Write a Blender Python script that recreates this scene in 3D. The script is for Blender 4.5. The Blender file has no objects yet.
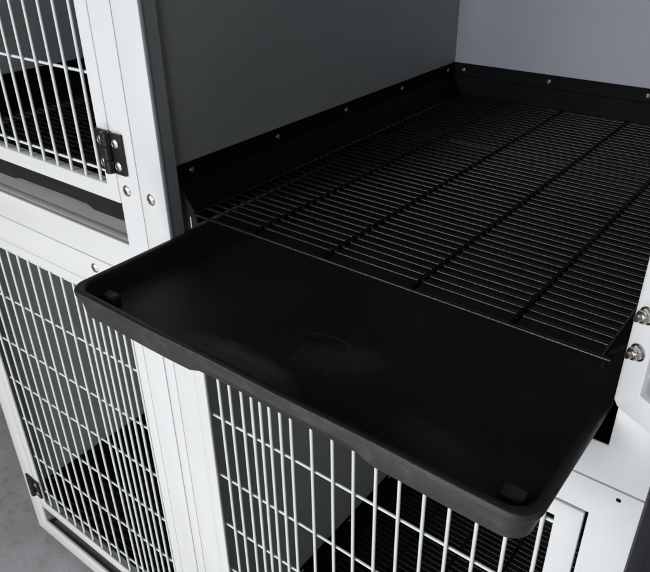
import bpy, bmesh, math, random
from mathutils import Vector, Matrix
random.seed(7)
S = bpy.context.scene
COL = S.collection
R = math.radians

# ------------------------------------------------------------------ camera
cam = bpy.data.cameras.new("camera"); camo = bpy.data.objects.new("camera", cam); COL.objects.link(camo)
cam.sensor_width = 36; cam.lens = 687.187 / 650 * 36; cam.clip_start = .02; cam.clip_end = 60
fw = Vector((-0.53650852, 0.67920599, -0.50083714)); rt = Vector((0.7896887, 0.61334452, -0.01415119)); up = Vector((-0.29757414, 0.40309766, 0.86542585))
M = Matrix((rt, up, -fw)).transposed().to_4x4(); M.translation = Vector((0.7127, -0.5513, 0.4842))
camo.matrix_world = M
S.camera = camo
# ------------------------------------------------------------------ light
w = bpy.data.worlds.new("World"); S.world = w; w.use_nodes = True
bg = w.node_tree.nodes['Background']; bg.inputs[0].default_value = (.82, .85, .95, 1); bg.inputs[1].default_value = .05
def area(name, loc, target, size, power, col):
    l = bpy.data.lights.new(name, 'AREA'); l.size = size; l.energy = power; l.color = col
    o = bpy.data.objects.new(name, l); COL.objects.link(o); o.location = loc
    o.rotation_euler = (Vector(target) - Vector(loc)).to_track_quat('-Z', 'Y').to_euler(); return o
area("key_light", (-1.15, -2.9, 1.35), (0, 0, .1), 1.6, 44, (1, .975, .93))  # unseen soft key lamp at front left, no window there
area("front_light", (.38, -3.3, .48), (.6, .6, .3), 1.1, 61, (.87, .91, 1))
area("floor_bounce_fill", (.18, -1.35, -.92), (-.7, .3, -.3), .5, 7.0, (1, .99, .95))  # added unseen lamp, stands in for floor bounce into the lower left cage
S.view_settings.view_transform = 'Standard'; S.view_settings.look = 'None'
S.view_settings.exposure = 0; S.view_settings.gamma = 1

# ------------------------------------------------------------------ materials
def mat(name, col, rough=.5, metal=0, spec=.5, var=.06, scale=8, bump=0, bscale=400, rvar=.08, dust=None, coat=0):
    m = bpy.data.materials.new(name); m.use_nodes = True; N = m.node_tree.nodes; Lk = m.node_tree.links
    b = N['Principled BSDF']; b.inputs['Metallic'].default_value = metal
    b.inputs['Specular IOR Level'].default_value = spec
    b.inputs['Coat Weight'].default_value = coat
    tc = N.new('ShaderNodeTexCoord')
    geo = N.new('ShaderNodeNewGeometry')
    n = N.new('ShaderNodeTexNoise'); n.inputs['Scale'].default_value = scale; n.inputs['Detail'].default_value = 8
    Lk.new(geo.outputs['Position'], n.inputs['Vector'])
    cr = N.new('ShaderNodeValToRGB'); cr.color_ramp.elements[0].position = .3; cr.color_ramp.elements[1].position = .7
    cr.color_ramp.elements[0].color = (*[c * (1 - var) for c in col], 1); cr.color_ramp.elements[1].color = (*[min(1, c * (1 + var)) for c in col], 1)
    Lk.new(n.outputs[0], cr.inputs[0]); out = cr.outputs[0]
    if dust:
        dcol, dscale, lo, hi, amt = dust
        n3 = N.new('ShaderNodeTexNoise'); n3.inputs['Scale'].default_value = dscale; n3.inputs['Detail'].default_value = 12; n3.inputs['Roughness'].default_value = .7
        Lk.new(geo.outputs['Position'], n3.inputs['Vector'])
        r3 = N.new('ShaderNodeMapRange'); r3.inputs[1].default_value = lo; r3.inputs[2].default_value = hi; r3.inputs[4].default_value = amt
        Lk.new(n3.outputs[0], r3.inputs[0])
        mx = N.new('ShaderNodeMixRGB'); mx.inputs[2].default_value = (*dcol, 1); Lk.new(out, mx.inputs[1]); Lk.new(r3.outputs[0], mx.inputs[0]); out = mx.outputs[0]
    Lk.new(out, b.inputs['Base Color'])
    mr = N.new('ShaderNodeMapRange'); mr.inputs[3].default_value = rough - rvar; mr.inputs[4].default_value = rough + rvar
    n2 = N.new('ShaderNodeTexNoise'); n2.inputs['Scale'].default_value = scale * 6; n2.inputs['Detail'].default_value = 6
    Lk.new(geo.outputs['Position'], n2.inputs['Vector']); Lk.new(n2.outputs[0], mr.inputs[0]); Lk.new(mr.outputs[0], b.inputs['Roughness'])
    if bump:
        nb = N.new('ShaderNodeTexNoise'); nb.inputs['Scale'].default_value = bscale; nb.inputs['Detail'].default_value = 3
        Lk.new(geo.outputs['Position'], nb.inputs['Vector'])
        bp = N.new('ShaderNodeBump'); bp.inputs['Strength'].default_value = bump; bp.inputs['Distance'].default_value = .001
        Lk.new(nb.outputs[0], bp.inputs['Height']); Lk.new(bp.outputs[0], b.inputs['Normal'])
    return m
WHITE = mat('white_powder_coat', (.80, .81, .80), .42, var=.03, scale=3.5, bump=.22, bscale=700, rvar=.14, dust=((.42, .40, .36), 45, .60, .80, .45))
WIRE = mat('white_coated_wire', (.80, .83, .81), .35, var=.03, scale=30, bump=.1, bscale=600)
GREY = mat('grey_panel', (.355, .370, .364), .48, var=.05, scale=5, bump=.3, bscale=900, rvar=.12, dust=((.22, .22, .21), 38, .60, .78, .35))
BLACK = mat('black_plastic', (.0055, .0057, .0057), .6, spec=.07, var=.2, scale=14, bump=.25, bscale=1500)
TRAY = mat('black_tray_plastic', (.014, .014, .0137), .5, spec=.30, var=.25, scale=9, bump=.3, bscale=1300, dust=((.05, .047, .045), 16, .56, .8, .35))
GRATE = mat('black_coated_wire', (.006, .006, .006), .20, spec=.42, var=.3, scale=60, bump=.3, bscale=500)
SCUFF_LIT = mat('scuffed_lit_tray_plastic', (.030, .0285, .027), .5, spec=.5, var=.3, scale=10, bump=.4, bscale=700, dust=((.10, .092, .087), 30, .50, .72, .6))  # scuffs, on a base colour lightened for light on the outer wall
HINGE = mat('black_hinge', (.016, .015, .015), .38, spec=.4, var=.2, scale=60, bump=.2, bscale=900)
STEEL = mat('steel', (.42, .385, .36), .38, metal=1, var=.15, scale=300, bump=.2, bscale=900)
FLOORM = mat('pale_floor', (.50, .49, .51), .7, var=.14, scale=7, bump=.5, bscale=160, dust=((.22, .21, .20), 24, .52, .72, .6))
WELD = mat('weld_bead', (.012, .012, .012), .12, spec=.6, var=.2, scale=90)
BACK = mat('sky_tinted_grey_panel', (.375, .385, .415), .48, var=.05, scale=5, bump=.3, bscale=900, rvar=.12, dust=((.22, .22, .23), 38, .60, .78, .35))  # grey panel with bluish skylight put into its colour
NUT = mat('bright_steel', (.62, .59, .55), .26, metal=1, var=.15, scale=300, bump=.2, bscale=900)
GALV = mat('galvanised_sheet', (.56, .58, .59), .45, var=.06, scale=20, bump=.1)
HOLE = mat('dark_hole', (.01, .01, .01), .8, spec=.1)

def smear(m, cx, cy, rx, ry, ang, col, amt):
    N = m.node_tree.nodes; Lk = m.node_tree.links; b = N['Principled BSDF']; old = b.inputs['Base Color'].links[0].from_socket
    g = N.new('ShaderNodeNewGeometry'); mp = N.new('ShaderNodeMapping'); mp.vector_type = 'TEXTURE'
    mp.inputs['Location'].default_value = (cx, cy, .03); mp.inputs['Rotation'].default_value = (0, 0, ang); mp.inputs['Scale'].default_value = (rx, ry, .02)
    Lk.new(g.outputs['Position'], mp.inputs[0])
    n = N.new('ShaderNodeTexNoise'); n.inputs['Scale'].default_value = 2.2; n.inputs['Detail'].default_value = 9; n.inputs['Roughness'].default_value = .65; Lk.new(mp.outputs[0], n.inputs['Vector'])
    ln = N.new('ShaderNodeVectorMath'); ln.operation = 'LENGTH'; Lk.new(mp.outputs[0], ln.inputs[0])
    ad = N.new('ShaderNodeMath'); ad.operation = 'ADD'; Lk.new(ln.outputs['Value'], ad.inputs[0]); Lk.new(n.outputs[0], ad.inputs[1])
    mr = N.new('ShaderNodeMapRange'); mr.inputs[1].default_value = 1.65; mr.inputs[2].default_value = 1.05; mr.inputs[3].default_value = 0; mr.inputs[4].default_value = amt
    Lk.new(ad.outputs[0], mr.inputs[0])
    mx = N.new('ShaderNodeMixRGB'); mx.inputs[2].default_value = (*col, 1); Lk.new(old, mx.inputs[1]); Lk.new(mr.outputs[0], mx.inputs[0]); Lk.new(mx.outputs[0], b.inputs['Base Color'])
smear(TRAY, .245, -.126, .085, .030, 0, (.12, .114, .108), .9)
smear(TRAY, .335, -.050, .055, .030, .5, (.055, .053, .052), .5)
smear(TRAY, .50, -.110, .060, .025, -.3, (.06, .058, .056), .40)
# fine dust specks
nt = TRAY.node_tree; b = nt.nodes['Principled BSDF']; old = b.inputs['Base Color'].links[0].from_socket
vo = nt.nodes.new('ShaderNodeTexVoronoi'); vo.inputs['Scale'].default_value = 95; vo.inputs['Randomness'].default_value = 1
gg = nt.nodes.new('ShaderNodeNewGeometry'); nt.links.new(gg.outputs['Position'], vo.inputs['Vector'])
mr = nt.nodes.new('ShaderNodeMapRange'); mr.inputs[1].default_value = .10; mr.inputs[2].default_value = .05; mr.inputs[3].default_value = 0; mr.inputs[4].default_value = .5
nt.links.new(vo.outputs['Distance'], mr.inputs[0])
ns = nt.nodes.new('ShaderNodeTexNoise'); ns.inputs['Scale'].default_value = 9; nt.links.new(gg.outputs['Position'], ns.inputs['Vector'])
m2 = nt.nodes.new('ShaderNodeMapRange'); m2.inputs[1].default_value = .5; m2.inputs[2].default_value = .62; nt.links.new(ns.outputs[0], m2.inputs[0])
mu = nt.nodes.new('ShaderNodeMath'); mu.operation = 'MULTIPLY'; nt.links.new(mr.outputs[0], mu.inputs[0]); nt.links.new(m2.outputs[0], mu.inputs[1])
mx = nt.nodes.new('ShaderNodeMixRGB'); mx.inputs[2].default_value = (.10, .095, .09, 1); nt.links.new(old, mx.inputs[1]); nt.links.new(mu.outputs[0], mx.inputs[0]); nt.links.new(mx.outputs[0], b.inputs['Base Color'])

# ------------------------------------------------------------------ helpers
WP = {}
def link(name, bm, m, parent=None, smooth=False, label=None):
    bmesh.ops.recalc_face_normals(bm, faces=bm.faces)
    vs = [v.co for v in bm.verts]
    c = Vector([(min(v[i] for v in vs) + max(v[i] for v in vs)) / 2 for i in range(3)])
    for v in bm.verts: v.co -= c
    me = bpy.data.meshes.new(name); bm.to_mesh(me); bm.free(); me.materials.append(m)
    if smooth:
        for p in me.polygons: p.use_smooth = True
        me.set_sharp_from_angle(angle=R(38))
    o = bpy.data.objects.new(name, me); COL.objects.link(o)
    if parent: o.parent = parent; o.location = c - WP[parent.name]
    else: o.location = c
    WP[o.name] = c
    if label: o['label'] = label
    return o
def thing(name, label, cat, loc, group=None):
    o = bpy.data.objects.new(name, None); o.empty_display_size = .05; COL.objects.link(o); o.location = loc
    o['label'] = label; o['category'] = cat; WP[o.name] = Vector(loc)
    if group: o['group'] = group
    return o
def dup(src, world, parent, label=None):
    c = src.copy(); COL.objects.link(c); c.parent = parent
    c.location = Vector(world) - (WP[parent.name] if parent else Vector()); WP[c.name] = Vector(world)
    if label: c['label'] = label
    return c
def box(bm, x0, x1, y0, y1, z0, z1, bev=.0, seg=2):
    vs = [bm.verts.new((x, y, z)) for x in (x0, x1) for y in (y0, y1) for z in (z0, z1)]
    fs = [bm.faces.new([vs[i] for i in q]) for q in ((0, 1, 3, 2), (4, 6, 7, 5), (0, 4, 5, 1), (2, 3, 7, 6), (0, 2, 6, 4), (1, 5, 7, 3))]
    if bev:
        es = list({e for f in fs for e in f.edges})
        bmesh.ops.bevel(bm, geom=es, offset=bev, segments=seg, affect='EDGES', profile=.5)
    return bm
def ring(bm, xo0, xo1, zo0, zo1, xi0, xi1, zi0, zi1, y0, y1, bev=.0012, cham=0, seg=2):
    """rectangular frame in the xz plane between y0 (front) and y1, one continuous welded piece"""
    O = [(xo0, zo0), (xo1, zo0), (xo1, zo1), (xo0, zo1)]; I = [(xi0, zi0), (xi1, zi0), (xi1, zi1), (xi0, zi1)]
    v = {}
    for n, P in (('o', O), ('i', I)):
        for k, (x, z) in enumerate(P):
            for s, y in ((0, y0), (1, y1)): v[n, k, s] = bm.verts.new((x, y, z))
    hard = []
    for k in range(4):
        j = (k + 1) % 4
        bm.faces.new((v['o', k, 0], v['o', j, 0], v['i', j, 0], v['i', k, 0]))
        bm.faces.new((v['o', k, 1], v['i', k, 1], v['i', j, 1], v['o', j, 1]))
        bm.faces.new((v['o', k, 0], v['o', k, 1], v['o', j, 1], v['o', j, 0]))
        bm.faces.new((v['i', k, 0], v['i', j, 0], v['i', j, 1], v['i', k, 1]))
    bm.edges.ensure_lookup_table()
    if cham:
        es = [bm.edges.get((v['o', k, 0], v['o', k, 1])) for k in range(4)]
        bmesh.ops.bevel(bm, geom=es, offset=cham, segments=1, affect='EDGES')
    bmesh.ops.recalc_face_normals(bm, faces=bm.faces)
    es = [e for e in bm.edges if len(e.link_faces) == 2 and e.calc_face_angle(0) > .6]
    bmesh.ops.bevel(bm, geom=es, offset=bev, segments=seg, affect='EDGES', profile=.5)
    return bm
def tube(bm, a, b, r, n=10, caps=True, wob=0):
    a, b = Vector(a), Vector(b); d = (b - a).normalized()
    u = d.orthogonal().normalized(); q = d.cross(u); L = (b - a).length
    k = 1 if not wob else 12
    rings = []
    ph = random.random() * 6
    for i in range(k + 1):
        t = i / k; c = a.lerp(b, t)
        if wob: c = c + u * wob * math.sin(3.1 * t + ph) + q * wob * math.sin(4.3 * t + ph * 2)
        rings.append([bm.verts.new(c + r * (math.cos(2 * math.pi * j / n) * u + math.sin(2 * math.pi * j / n) * q)) for j in range(n)])
    for s, t in zip(rings, rings[1:]):
        for j in range(n): bm.faces.new((s[j], s[(j + 1) % n], t[(j + 1) % n], t[j]))
    if caps:
        for rg, sgn in ((rings[0], -1), (rings[-1], 1)):
            c2 = [bm.verts.new(v.co * 1 + (rg[0].co - rg[0].co) + sgn * d * r * .4 + (sum((x.co for x in rg), Vector()) / n - v.co) * .45) for v in rg]
            for j in range(n): bm.faces.new((rg[j], rg[(j + 1) % n], c2[(j + 1) % n], c2[j]))
            bm.faces.new(c2)
    return bm
def lathe(bm, prof, c, axis, n=24):
    """prof = [(radius, height along axis)]"""
    c = Vector(c); d = Vector(axis).normalized(); u = d.orthogonal().normalized(); q = d.cross(u); prev = None
    for (r, h) in prof:
        if r < 1e-6: cur = [bm.verts.new(c + d * h)] * n
        else: cur = [bm.verts.new(c + d * h + r * (math.cos(2 * math.pi * j / n) * u + math.sin(2 * math.pi * j / n) * q)) for j in range(n)]
        if prev:
            for j in range(n):
                f = []
                for x in (prev[j], prev[(j + 1) % n], cur[(j + 1) % n], cur[j]):
                    if x not in f: f.append(x)
                if len(f) > 2: bm.faces.new(f)
        prev = cur
    return bm
def screw_head(c, axis, r=.0058):
    bm = bmesh.new()
    # rounded washer-like dome with a recessed driver socket
    prof = [(r * 1.0, -.0005), (r * 1.02, .0005), (r * .97, .0009), (r * .90, r * .16), (r * .72, r * .34), (r * .48, r * .42), (r * .42, r * .38), (r * .36, r * .06), (0, r * .03)]
    return lathe(bm, prof, c, axis, 20)

# ------------------------------------------------------------------ floor (setting)
bm = bmesh.new(); box(bm, -6, 6, -6, 6, -1.20, -1.10)
fl = link('floor', bm, FLOORM); fl['kind'] = 'structure'

# ------------------------------------------------------------------ cages
CG = 'pet cages stacked two over two'
def liner(cage, x0, x1, zt, yd):
    """black basin liner: vertical flange on the walls then sloping in to the grate"""
    bm = bmesh.new(); t = .003; zf = zt - .0265; zb = zt - .062; ins = .031
    def path(off):   # U shaped path in plan: left front -> left back -> right back -> right front
        return [(x0 + off, .029), (x0 + off, yd - off * .62), (x1 - off, yd - off * .62), (x1 - off, .029)]
    prof = [(0, zt - .0005), (t, zt), (t, zf), (ins, zb), (ins + .002, zb - .016), (ins - .002, zb - .016), (ins - .004, zb), (0, zf - .003)]
    rows = [[bm.verts.new((*p, z)) for p in path(off)] for off, z in prof]
    rows.append(rows[0])
    for a, b in zip(rows, rows[1:]):
        for k in range(3): bm.faces.new((a[k], a[k + 1], b[k + 1], b[k]))
    bm.faces.new([r[0] for r in rows[:-1]]); bm.faces.new([r[3] for r in rows[:-1]])
    bmesh.ops.recalc_face_normals(bm, faces=bm.faces)
    bmesh.ops.bevel(bm, geom=[e for e in bm.edges if e.calc_face_angle(0) > .4], offset=.0007, segments=2, affect='EDGES')
    tube(bm, (x0 + t, yd - t - .0002, zf + .001), (x1 - t, yd - t - .0002, zf + .001), .0011, 8)
    lo = link('liner', bm, BLACK, cage, smooth=True)
    n = 5; first = None
    for k in range(n):
        y = .0542 + k * (yd - .03 - .0542) / (n - 1)
        c = (x0 + t, y, zt - .0125)
        if first is None:
            first = link('screw', screw_head(c, (1, 0, 0), .0040), STEEL, lo, True); c0 = WP[first.name] - Vector(c)
        else: dup(first, Vector(c) + c0, lo)
    firstb = None
    for k in range(4):
        c = (x0 + .0255 + k * .1885, yd - t, zt - .0125)
        if firstb is None:
            firstb = link('screw', screw_head(c, (0, -1, 0), .0042), STEEL, lo, True); c0 = WP[firstb.name] - Vector(c)
        else: dup(firstb, Vector(c) + c0, lo)
    return lo
def shell(cage, x0, x1, z0, z1, yd=.818):
    """panels and rear uprights inside the front frame; x0..x1 = inner clear width"""
    for nm, (a, b, c, d, e, f) in {
        'side_panel': (x0 - .012, x0 - .003, .030, yd + .004, z0, z1), 'side_panel ': (x1 + .003, x1 + .012, .030, yd + .004, z0, z1),
        'frame_channel': (x0 - .020, x0 - .0005, .0085, .0285, z0, z1), 'frame_channel ': (x1 + .0005, x1 + .020, .0085, .0285, z0, z1),
        'back_panel': (x0 - .003, x1 + .003, yd, yd + .010, z0, z1)}.items():
        bm = bmesh.new(); box(bm, a, b, c, d, e, f, .0008); link(nm.strip(), bm, BACK if nm == 'back_panel' else GREY, cage)
    bm = bmesh.new(); box(bm, x0 - .012, x1 + .012, .009, yd, z0 - .012, z0 - .0015, .0008); link('base_panel', bm, GREY, cage)
    bm = bmesh.new(); box(bm, x0 - .003, x1 + .003, .0095, yd, z1 - .012, z1 - .002, .0008); link('top_panel', bm, GREY, cage)
def rivet(cage, x, z, y=0, ax=(0, -1, 0), r=.0084): return link('rivet', screw_head((x, y, z), ax, r), STEEL, cage, True)
def bars(door, xs, z0, z1, hz, hx, tf=None, yv=.006, yh=.0112, rv=.0026, rh=.0023):
    """individual welded wires of a door"""
    T = tf or (lambda p: Vector(p))
    src = None
    for x in xs:
        x += random.uniform(-.0005, .0005)
        a, b = T((x, yv, z0)), T((x, yv, z1)); mid = (a + b) / 2
        if src is None:
            bm = bmesh.new(); tube(bm, a, b, rv, 12); src = link('bar', bm, WIRE, door, True)
        else: dup(src, mid, door)
    for z in hz:
        bm = bmesh.new(); tube(bm, T((hx[0], yh, z)), T((hx[1], yh, z)), rh, 12); link('cross_bar', bm, WIRE, door, True)
def make_hinge(par, xc, z0, z1, y=0):
    bm = bmesh.new()
    box(bm, xc - .0265, xc - .004, y - .0052, y - .0006, z0, z1, .0012); h = link('hinge', bm, HINGE, par, True)
    for nm, bx in (('hinge_leaf', (xc + .004, xc + .0295)),):
        bm = bmesh.new(); box(bm, bx[0], bx[1], y - .0052, y - .0006, z0 - .001, z1 - .001, .0012); link(nm, bm, HINGE, h, True)
    bm = bmesh.new()
    H = z1 - z0
    for k in range(3):
        a = z0 + H * k / 3 + .0004; b = z0 + H * (k + 1) / 3 - .0004
        lathe(bm, [(0, 0), (.0070, 0), (.0078, .0008), (.0078, b - a - .0008), (.0070, b - a), (0, b - a)], (xc, y - .0070, a), (0, 0, 1), 20)
    lathe(bm, [(0, 0), (.0028, 0), (.0028, H + .002), (0, H + .003)], (xc, y - .0070, z0 - .001), (0, 0, 1), 12)
    link('hinge_barrel', bm, HINGE, h, True)
    for (sx, sz) in ((xc - .016, z1 - .015), (xc + .0165, z1 - .015), (xc - .016, z0 + .012), (xc + .0165, z0 + .012)):
        link('screw', screw_head((sx, y - .0052, sz), (0, -1, 0), .0070), STEEL, h, True)
    return h

# --- upper left cage
TOPZ = .78
cl = thing('pet_cage', 'white framed cage at upper left, its wire door shut and held by the black hinge', 'cage', (-.411, .4, -.034), CG)
bm = bmesh.new(); ring(bm, -.769, -.0537, -.0335, TOPZ, -.7225, -.1008, .0185, .735, 0, .008); link('front_frame', bm, WHITE, cl, True)
shell(cl, -.7225, -.1008, -.02, TOPZ)
liner(cl, -.7255, -.0978, .157, .816)
bm = bmesh.new(); ring(bm, -.7212, -.1020, .0872, .7335, -.6935, -.1288, .1120, .706, -.0005, .019, .0014); dl = link('door', bm, WHITE, cl, True)
xs = []; x = -.1474
while x > -.69: xs.append(x); x -= .0370
bars(dl, xs, .108, .711, [.1285 + .1415 * k for k in range(5)], (-.697, -.1245), yv=.0045, yh=.0092, rv=.0024, rh=.0022)
bm = bmesh.new(); tube(bm, (-.1262, .0045, .108), (-.1262, .0045, .1325), .0022, 10); link('bar', bm, WIRE, dl, True)
make_hinge(cl, -.1013, .1375, .1975)
bm = bmesh.new(); box(bm, -.7226, -.1009, .0081, .0240, -.02, .0184, .0006); link('slot_rail', bm, WHITE, cl, True)
bm = bmesh.new(); box(bm, -.7226, -.1009, .0252, .30, .0100, .0178, .0008); link('tray_runner', bm, GALV, cl, True)
rivet(cl, -.0825, .1117)

# --- upper right cage, open
cm = thing('pet_cage', 'open white framed cage with dark grey walls, its tray pulled out and door swung right', 'cage', (.31, .4, -.028), CG)
bm = bmesh.new(); ring(bm, -.0522, .6635, -.0285, TOPZ, 0, .6195, .0190, .735, 0, .008); link('front_frame', bm, WHITE, cm, True)
shell(cm, 0, .6195, -.015, TOPZ)
liner(cm, -.003, .6225, .158, .816)
rivet(cm, -.030, .1109)
bm = bmesh.new(); box(bm, .0, .6190, .0004, .60, .0193, .0205, .0003); link('tray_runner', bm, BLACK, cm, True)
rivet(cm, .6410, .1109)
bm = bmesh.new(); box(bm, .0135, .0155, .0290, .0300, .0690, .0865, .0004); link('light_slit', bm, WHITE, cm, True)  # added white sliver, stands in for light leaking through a slit
# door opened through about 150 degrees round its right-hand edge
ANG = R(30); HN = Vector((.6175, -.020, 0)); DD = Vector((math.cos(ANG), -math.sin(ANG), 0)); DN = Vector((-math.sin(ANG), -math.cos(ANG), 0))
def TD(p): return HN + DD * p[0] - DN * p[1] + Vector((0, 0, p[2]))
bm = bmesh.new(); ring(bm, 0, .619, .0835, .7335, .0240, .595, .1095, .706, 0, .019, .0012, cham=.005)
for v in bm.verts: v.co = TD(v.co)
dr = link('door', bm, WHITE, cm, True)
bars(dr, [.047 + .0365 * k for k in range(15)], .105, .711, [.1285 + .1415 * k for k in range(5)], (.020, .599), TD, yv=.0145, yh=.0092)
for z in (.1830, .1470, .64, .603):
    c = TD((.0125, 0, z))
    bm = bmesh.new()
    lathe(bm, [(.0078, -.0003), (.0080, .0004), (.0078, .0010), (.004, .0011)], c, DN, 28)
    lathe(bm, [(.0058, .0010), (.0067, .0016), (.0067, .0050), (.0060, .0056)], c, DN, 6)
    lathe(bm, [(.0056, .0050), (.0055, .0072), (.0046, .0082), (.0030, .0084)], c, DN, 24)
    lathe(bm, [(.0030, .0080), (.0031, .0118), (.0026, .0128), (0, .0129)], c, DN, 20)
    link('lock_nut', bm, NUT, dr, True)

# --- lower left cage
BZ = -1.06
ll = thing('pet_cage', 'lower left white cage, its shut wire door with crowded wires at the right side', 'cage', (-.411, .4, BZ), CG)
bm = bmesh.new(); ring(bm, -.764, -.0625, BZ, -.0355, -.713, -.1125, BZ + .048, -.0885, 0, .008); link('front_frame', bm, WHITE, ll, True)
shell(ll, -.713, -.1125, BZ + .035, -.040)
liner(ll, -.716, -.1095, -.876, .816)
bm = bmesh.new(); ring(bm, -.7122, -.1133, -.9460, -.0893, -.684, -.1365, -.921, -.1105, -.0005, .0055, .0014); dll = link('door', bm, WHITE, ll, True)
xs = [-.1495 - .0215 * k for k in range(8)]
x = -.3000 - .0365
while x > -.68: xs.append(x); x -= .0363
bars(dll, xs, -.925, -.107, [-.1215, -.2520, -.3860, -.5080, -.6340, -.7600, -.886], (-.687, -.132), yv=.0070, yh=.0118)
rivet(ll, -.2074, -.0545)
make_hinge(ll, -.7128, -.90, -.842)

# --- lower right cage
lr = thing('pet_cage', 'lower cage under the pulled-out tray, white wires beside the wide white post', 'cage', (.31, .4, BZ), CG)
bm = bmesh.new(); ring(bm, -.0360, .6635, BZ, -.0305, .0110, .6170, BZ + .048, -.0745, 0, .008); link('front_frame', bm, WHITE, lr, True)
shell(lr, .0110, .6170, BZ + .035, -.036)
liner(lr, .008, .620, -.876, .816)
bm = bmesh.new(); ring(bm, .0120, .6135, -.9460, -.0778, .0350, .585, -.921, -.1000, -.0005, .0055, .0014); dlr = link('door', bm, WHITE, lr, True)
xs = [.0587, .0830, .1080, .1285, .1464, .1641, .1852, .2056, .2433, .2797] + [.2797 + .0365 * k for k in range(1, 9)]
bars(dlr, xs, -.925, -.096, [-.1215, -.2520, -.3860, -.5080, -.6340, -.7600, -.886], (.030, .590), yv=.0070, yh=.0118)
bm = bmesh.new(); lathe(bm, [(0, .0004), (.0022, .0004), (.0026, 0), (.0026, -.002)], (.6408, 0, -.0411), (0, -1, 0), 16); link('screw_hole', bm, HOLE, lr, True)
# filler strip between the two lower frames
bm = bmesh.new(); box(bm, -.0607, -.0380, .0006, .030, BZ, -.0355, .001); fs = link('filler_strip', bm, WHITE, lr, True)
bm = bmesh.new(); box(bm, .6550, .6632, .009, .030, BZ, -.0305, .001); link('corner_post', bm, WHITE, lr, True)

# ------------------------------------------------------------------ trays
def rrect(x0, x1, y0, y1, r, n=8, m=40):
    """closed loop of a rounded rectangle, counter-clockwise, starting at front-left; long sides subdivided"""
    P = []
    def side(a, b, k): return [(a[0] + (b[0] - a[0]) * i / k, a[1] + (b[1] - a[1]) * i / k) for i in range(k)]
    def arc(cx, cy, a0): return [(cx + r * math.cos(R(a0 + 90 * i / n)), cy + r * math.sin(R(a0 + 90 * i / n))) for i in range(n)]
    P += side((x0 + r, y0), (x1 - r, y0), m); P += arc(x1 - r, y0 + r, -90)
    P += side((x1, y0 + r), (x1, y1 - r), m); P += arc(x1 - r, y1 - r, 0)
    P += side((x1 - r, y1), (x0 + r, y1), m); P += arc(x0 + r, y1 - r, 90)
    P += side((x0, y1 - r), (x0, y0 + r), m); P += arc(x0 + r, y0 + r, 180)
    return P
def make_tray(x0, x1, y0, y1, zt, label, pulled=False):
    t = thing('slide_out_tray', label, 'tray', ((x0 + x1) / 2, (y0 + y1) / 2, zt - .040), 'black trays under the cages')
    bm = bmesh.new(); H = .040
    def cut(x):   # finger cut-out in the bottom edge of the front
        s = lambda a: max(0, min(1, a)); u = s((x - x0 - .205) / .04) * s((x0 + .455 - x) / .03); return .013 * u * u * (3 - 2 * u)
    prof = [(.010, -H, 0), (.0085, -H + .002, 0), (.0045, -.014, 0), (.004, -.009, 0), (.0005, -.0085, 0), (0, -.007, 0), (0, -.0030, 0), (.001, -.0010, 0), (.0030, 0, 0),
            (.0075, -.0002, 0), (.0095, -.0016, 0), (.0110, -.0050, 0), (.0160, -H + .012, .004), (.0200, -H + .0075, .006), (.0270, -H + .0060, .01)]
    rows = []
    for k, (ins, dz, _) in enumerate(prof):
        r = max(.006, .024 - ins * .45); row = []
        for (x, y) in rrect(x0 + ins, x1 - ins, y0 + ins, y1 - ins, r):
            z = zt + dz
            if k < 2 and y < y0 + .03: z += cut(x)
            row.append(bm.verts.new((x, y + (.0006 * math.sin(x * 31) if y < y0 + .05 else 0), z)))
        rows.append(row)
    for a, b in zip(rows, rows[1:]):
        n = len(a)
        for j in range(n): bm.faces.new((a[j], a[(j + 1) % n], b[(j + 1) % n], b[j]))
    bm.faces.new(rows[-1])
    # underside
    und = [bm.verts.new((v.co.x + (.003 if v.co.x < (x0 + x1) / 2 else -.003), v.co.y + (.003 if v.co.y < (y0 + y1) / 2 else -.003), zt - H + .0035)) for v in rows[0]]
    for j in range(len(und)): bm.faces.new((rows[0][j], rows[0][(j + 1) % len(und)], und[(j + 1) % len(und)], und[j]))
    bm.faces.new(und)
    nf = len(rows[0])
    bm.faces.ensure_lookup_table()
    for f in bm.faces[:nf * 7]: f.material_index = 1
    pan = link('pan', bm, TRAY, t, True); pan.data.materials.append(SCUFF_LIT if pulled else TRAY)
    for (cx, cy) in ((x0 + .031, y0 + .042), (x1 - .031, y0 + .042)):
        bm = bmesh.new(); box(bm, cx - .014, cx + .011, cy - .010, cy + .008, zt - .036, zt - .0180, .0055, 5); link('stacking_nub', bm, SCUFF_LIT if pulled else TRAY, t, True)  # pulled tray's lighter nub colour stands for light caught in the corner
    return t
tr = make_tray(.0008, .6120, -.1700, .5600, .0600, 'black plastic tray pulled out of the open cage, its front sticking forward', True)
ZT = .0600 - .034
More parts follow.
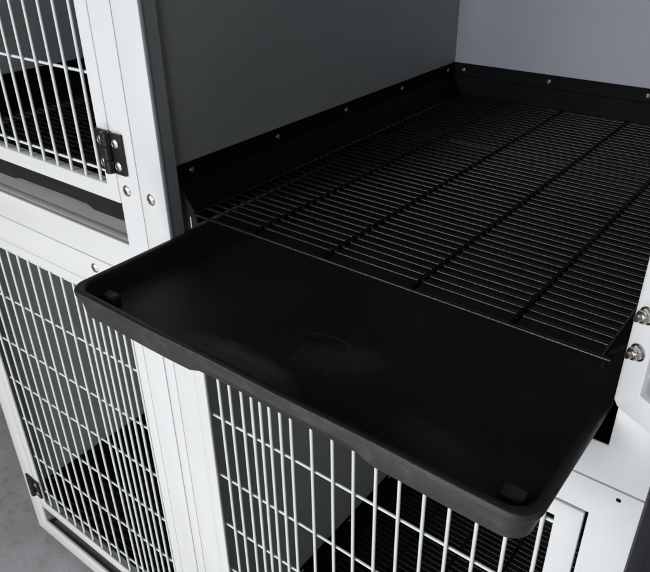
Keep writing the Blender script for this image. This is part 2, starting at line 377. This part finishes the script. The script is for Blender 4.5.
# moulded mark on the tray floor: a shallow arc with a line of tiny raised strokes under it
bm = bmesh.new(); pts = []
for k in range(25):
    a = k / 24; x = .2620 + .0760 * a; y = -.0400 + .016 * a + .012 * math.sin(math.pi * a)
    pts.append(Vector((x, y, ZT + .0003)))
for a, b in zip(pts, pts[1:]): tube(bm, a, b, .0005, 8, False)
link('moulded_arc', bm, TRAY, tr, True)
bm = bmesh.new()
for k in range(8):
    cx = .2800 + k * .0072; cy = -.0400 + k * .0008
    pat = random.choice(['I-', 'L', 'E', 'O', 'H', 'I'])
    if pat in ('I-', 'L', 'E', 'H', 'I', 'O'): box(bm, cx - .0022, cx - .0012, cy - .004, cy + .004, ZT, ZT + .0010, .0003, 1)
    if pat in ('H', 'O'): box(bm, cx + .0014, cx + .0024, cy - .004, cy + .004, ZT, ZT + .0010, .0003, 1)
    if pat in ('L', 'E', 'O'): box(bm, cx - .0010, cx + .0012, cy - .004, cy - .003, ZT, ZT + .0010, .0003, 1)
    if pat in ('E', 'O'): box(bm, cx - .0010, cx + .0012, cy + .003, cy + .004, ZT, ZT + .0010, .0003, 1)
    if pat in ('H', 'E', 'I-'): box(bm, cx - .0010, cx + .0012, cy - .0005, cy + .0005, ZT, ZT + .0010, .0003, 1)
for (cx, cy) in ((.2900, -.0600), (.2960, -.0800)): box(bm, cx - .005, cx + .005, cy - .0011, cy + .0011, ZT, ZT + .0011, .0004, 1)
link('moulded_mark', bm, TRAY, tr, True)
make_tray(-.7170, -.1060, .0430, .7600, .0582, 'black tray pushed home in the slot under the shut upper left door')

# ------------------------------------------------------------------ grates
def make_grate(x0, x1, y0, y1, z, label, supports):
    t = thing('floor_grate', label, 'grate', ((x0 + x1) / 2, (y0 + y1) / 2, z - .004), 'wire floor grates')
    r = .0024; src = None; y = y0 + .0250; ys = []
    while y < y1 - .006:
        c = Vector(((x0 + x1) / 2, y + random.uniform(-.0003, .0003), z - r))
        if src is None:
            bm = bmesh.new(); tube(bm, (x0, c.y, c.z), (x1, c.y, c.z), r, 12, True); src = link('bar', bm, GRATE, t, True)
        else:
            q = dup(src, c, t); q.rotation_euler = (0, random.uniform(-.0012, .0012), random.uniform(-.0012, .0012))
        ys.append(c.y); y += .0157
    for x in supports:
        bm = bmesh.new(); tube(bm, (x, y0, z - .0022), (x, y1, z - .0022), .0034, 12)
        nb = len(bm.faces)
        for wy in ys:
            for sg in (-1, 1):
                k = random.uniform(.8, 1.2)
                bmesh.ops.create_icosphere(bm, subdivisions=1, radius=.0024 * k, matrix=Matrix.Translation((x + sg * .0036, wy, z - .0012)))
        bm.faces.ensure_lookup_table()
        for f in bm.faces[nb:]: f.material_index = 1
        sr = link('support_rod', bm, BLACK, t, True); sr.data.materials.append(WELD)
    for x in (x0, x1):
        bm = bmesh.new(); tube(bm, (x, y0 + .001, z - .0028), (x, y1, z - .0028), .0026, 12); link('side_rod', bm, GRATE, t, True)
    for y in (y0, y1):
        bm = bmesh.new(); tube(bm, (x0 + .001, y, z - .0024), (x1 + .008, y, z - .0024), .0026, 12); link('edge_rod', bm, GRATE, t, True)
    return t
make_grate(.0290, .5910, .0240, .7950, .0985, 'black wire floor grate lying in the open cage behind the pulled-out tray', (.1370, .2530, .3780, .4980))
make_grate(-.6935, -.1300, .0280, .7950, .0985, 'black wire floor grate behind the shut wire door of the upper left cage', (-.58, -.47, -.35, -.23))
make_grate(-.684, -.141, .0280, .7950, -.9355, 'black wire floor grate low inside the lower left cage', (-.58, -.47, -.35, -.23))
make_grate(.040, .588, .0280, .7950, -.9355, 'black wire floor grate low inside the cage under the pulled-out tray', (.15, .26, .37, .48))
make_tray(-.7080, -.1180, .0400, .7600, -.9700, 'black tray pushed home at the bottom of the lower left cage')
make_tray(.0150, .6130, .0400, .7600, -.9700, 'black tray pushed home at the bottom of the cage below the pulled-out tray')
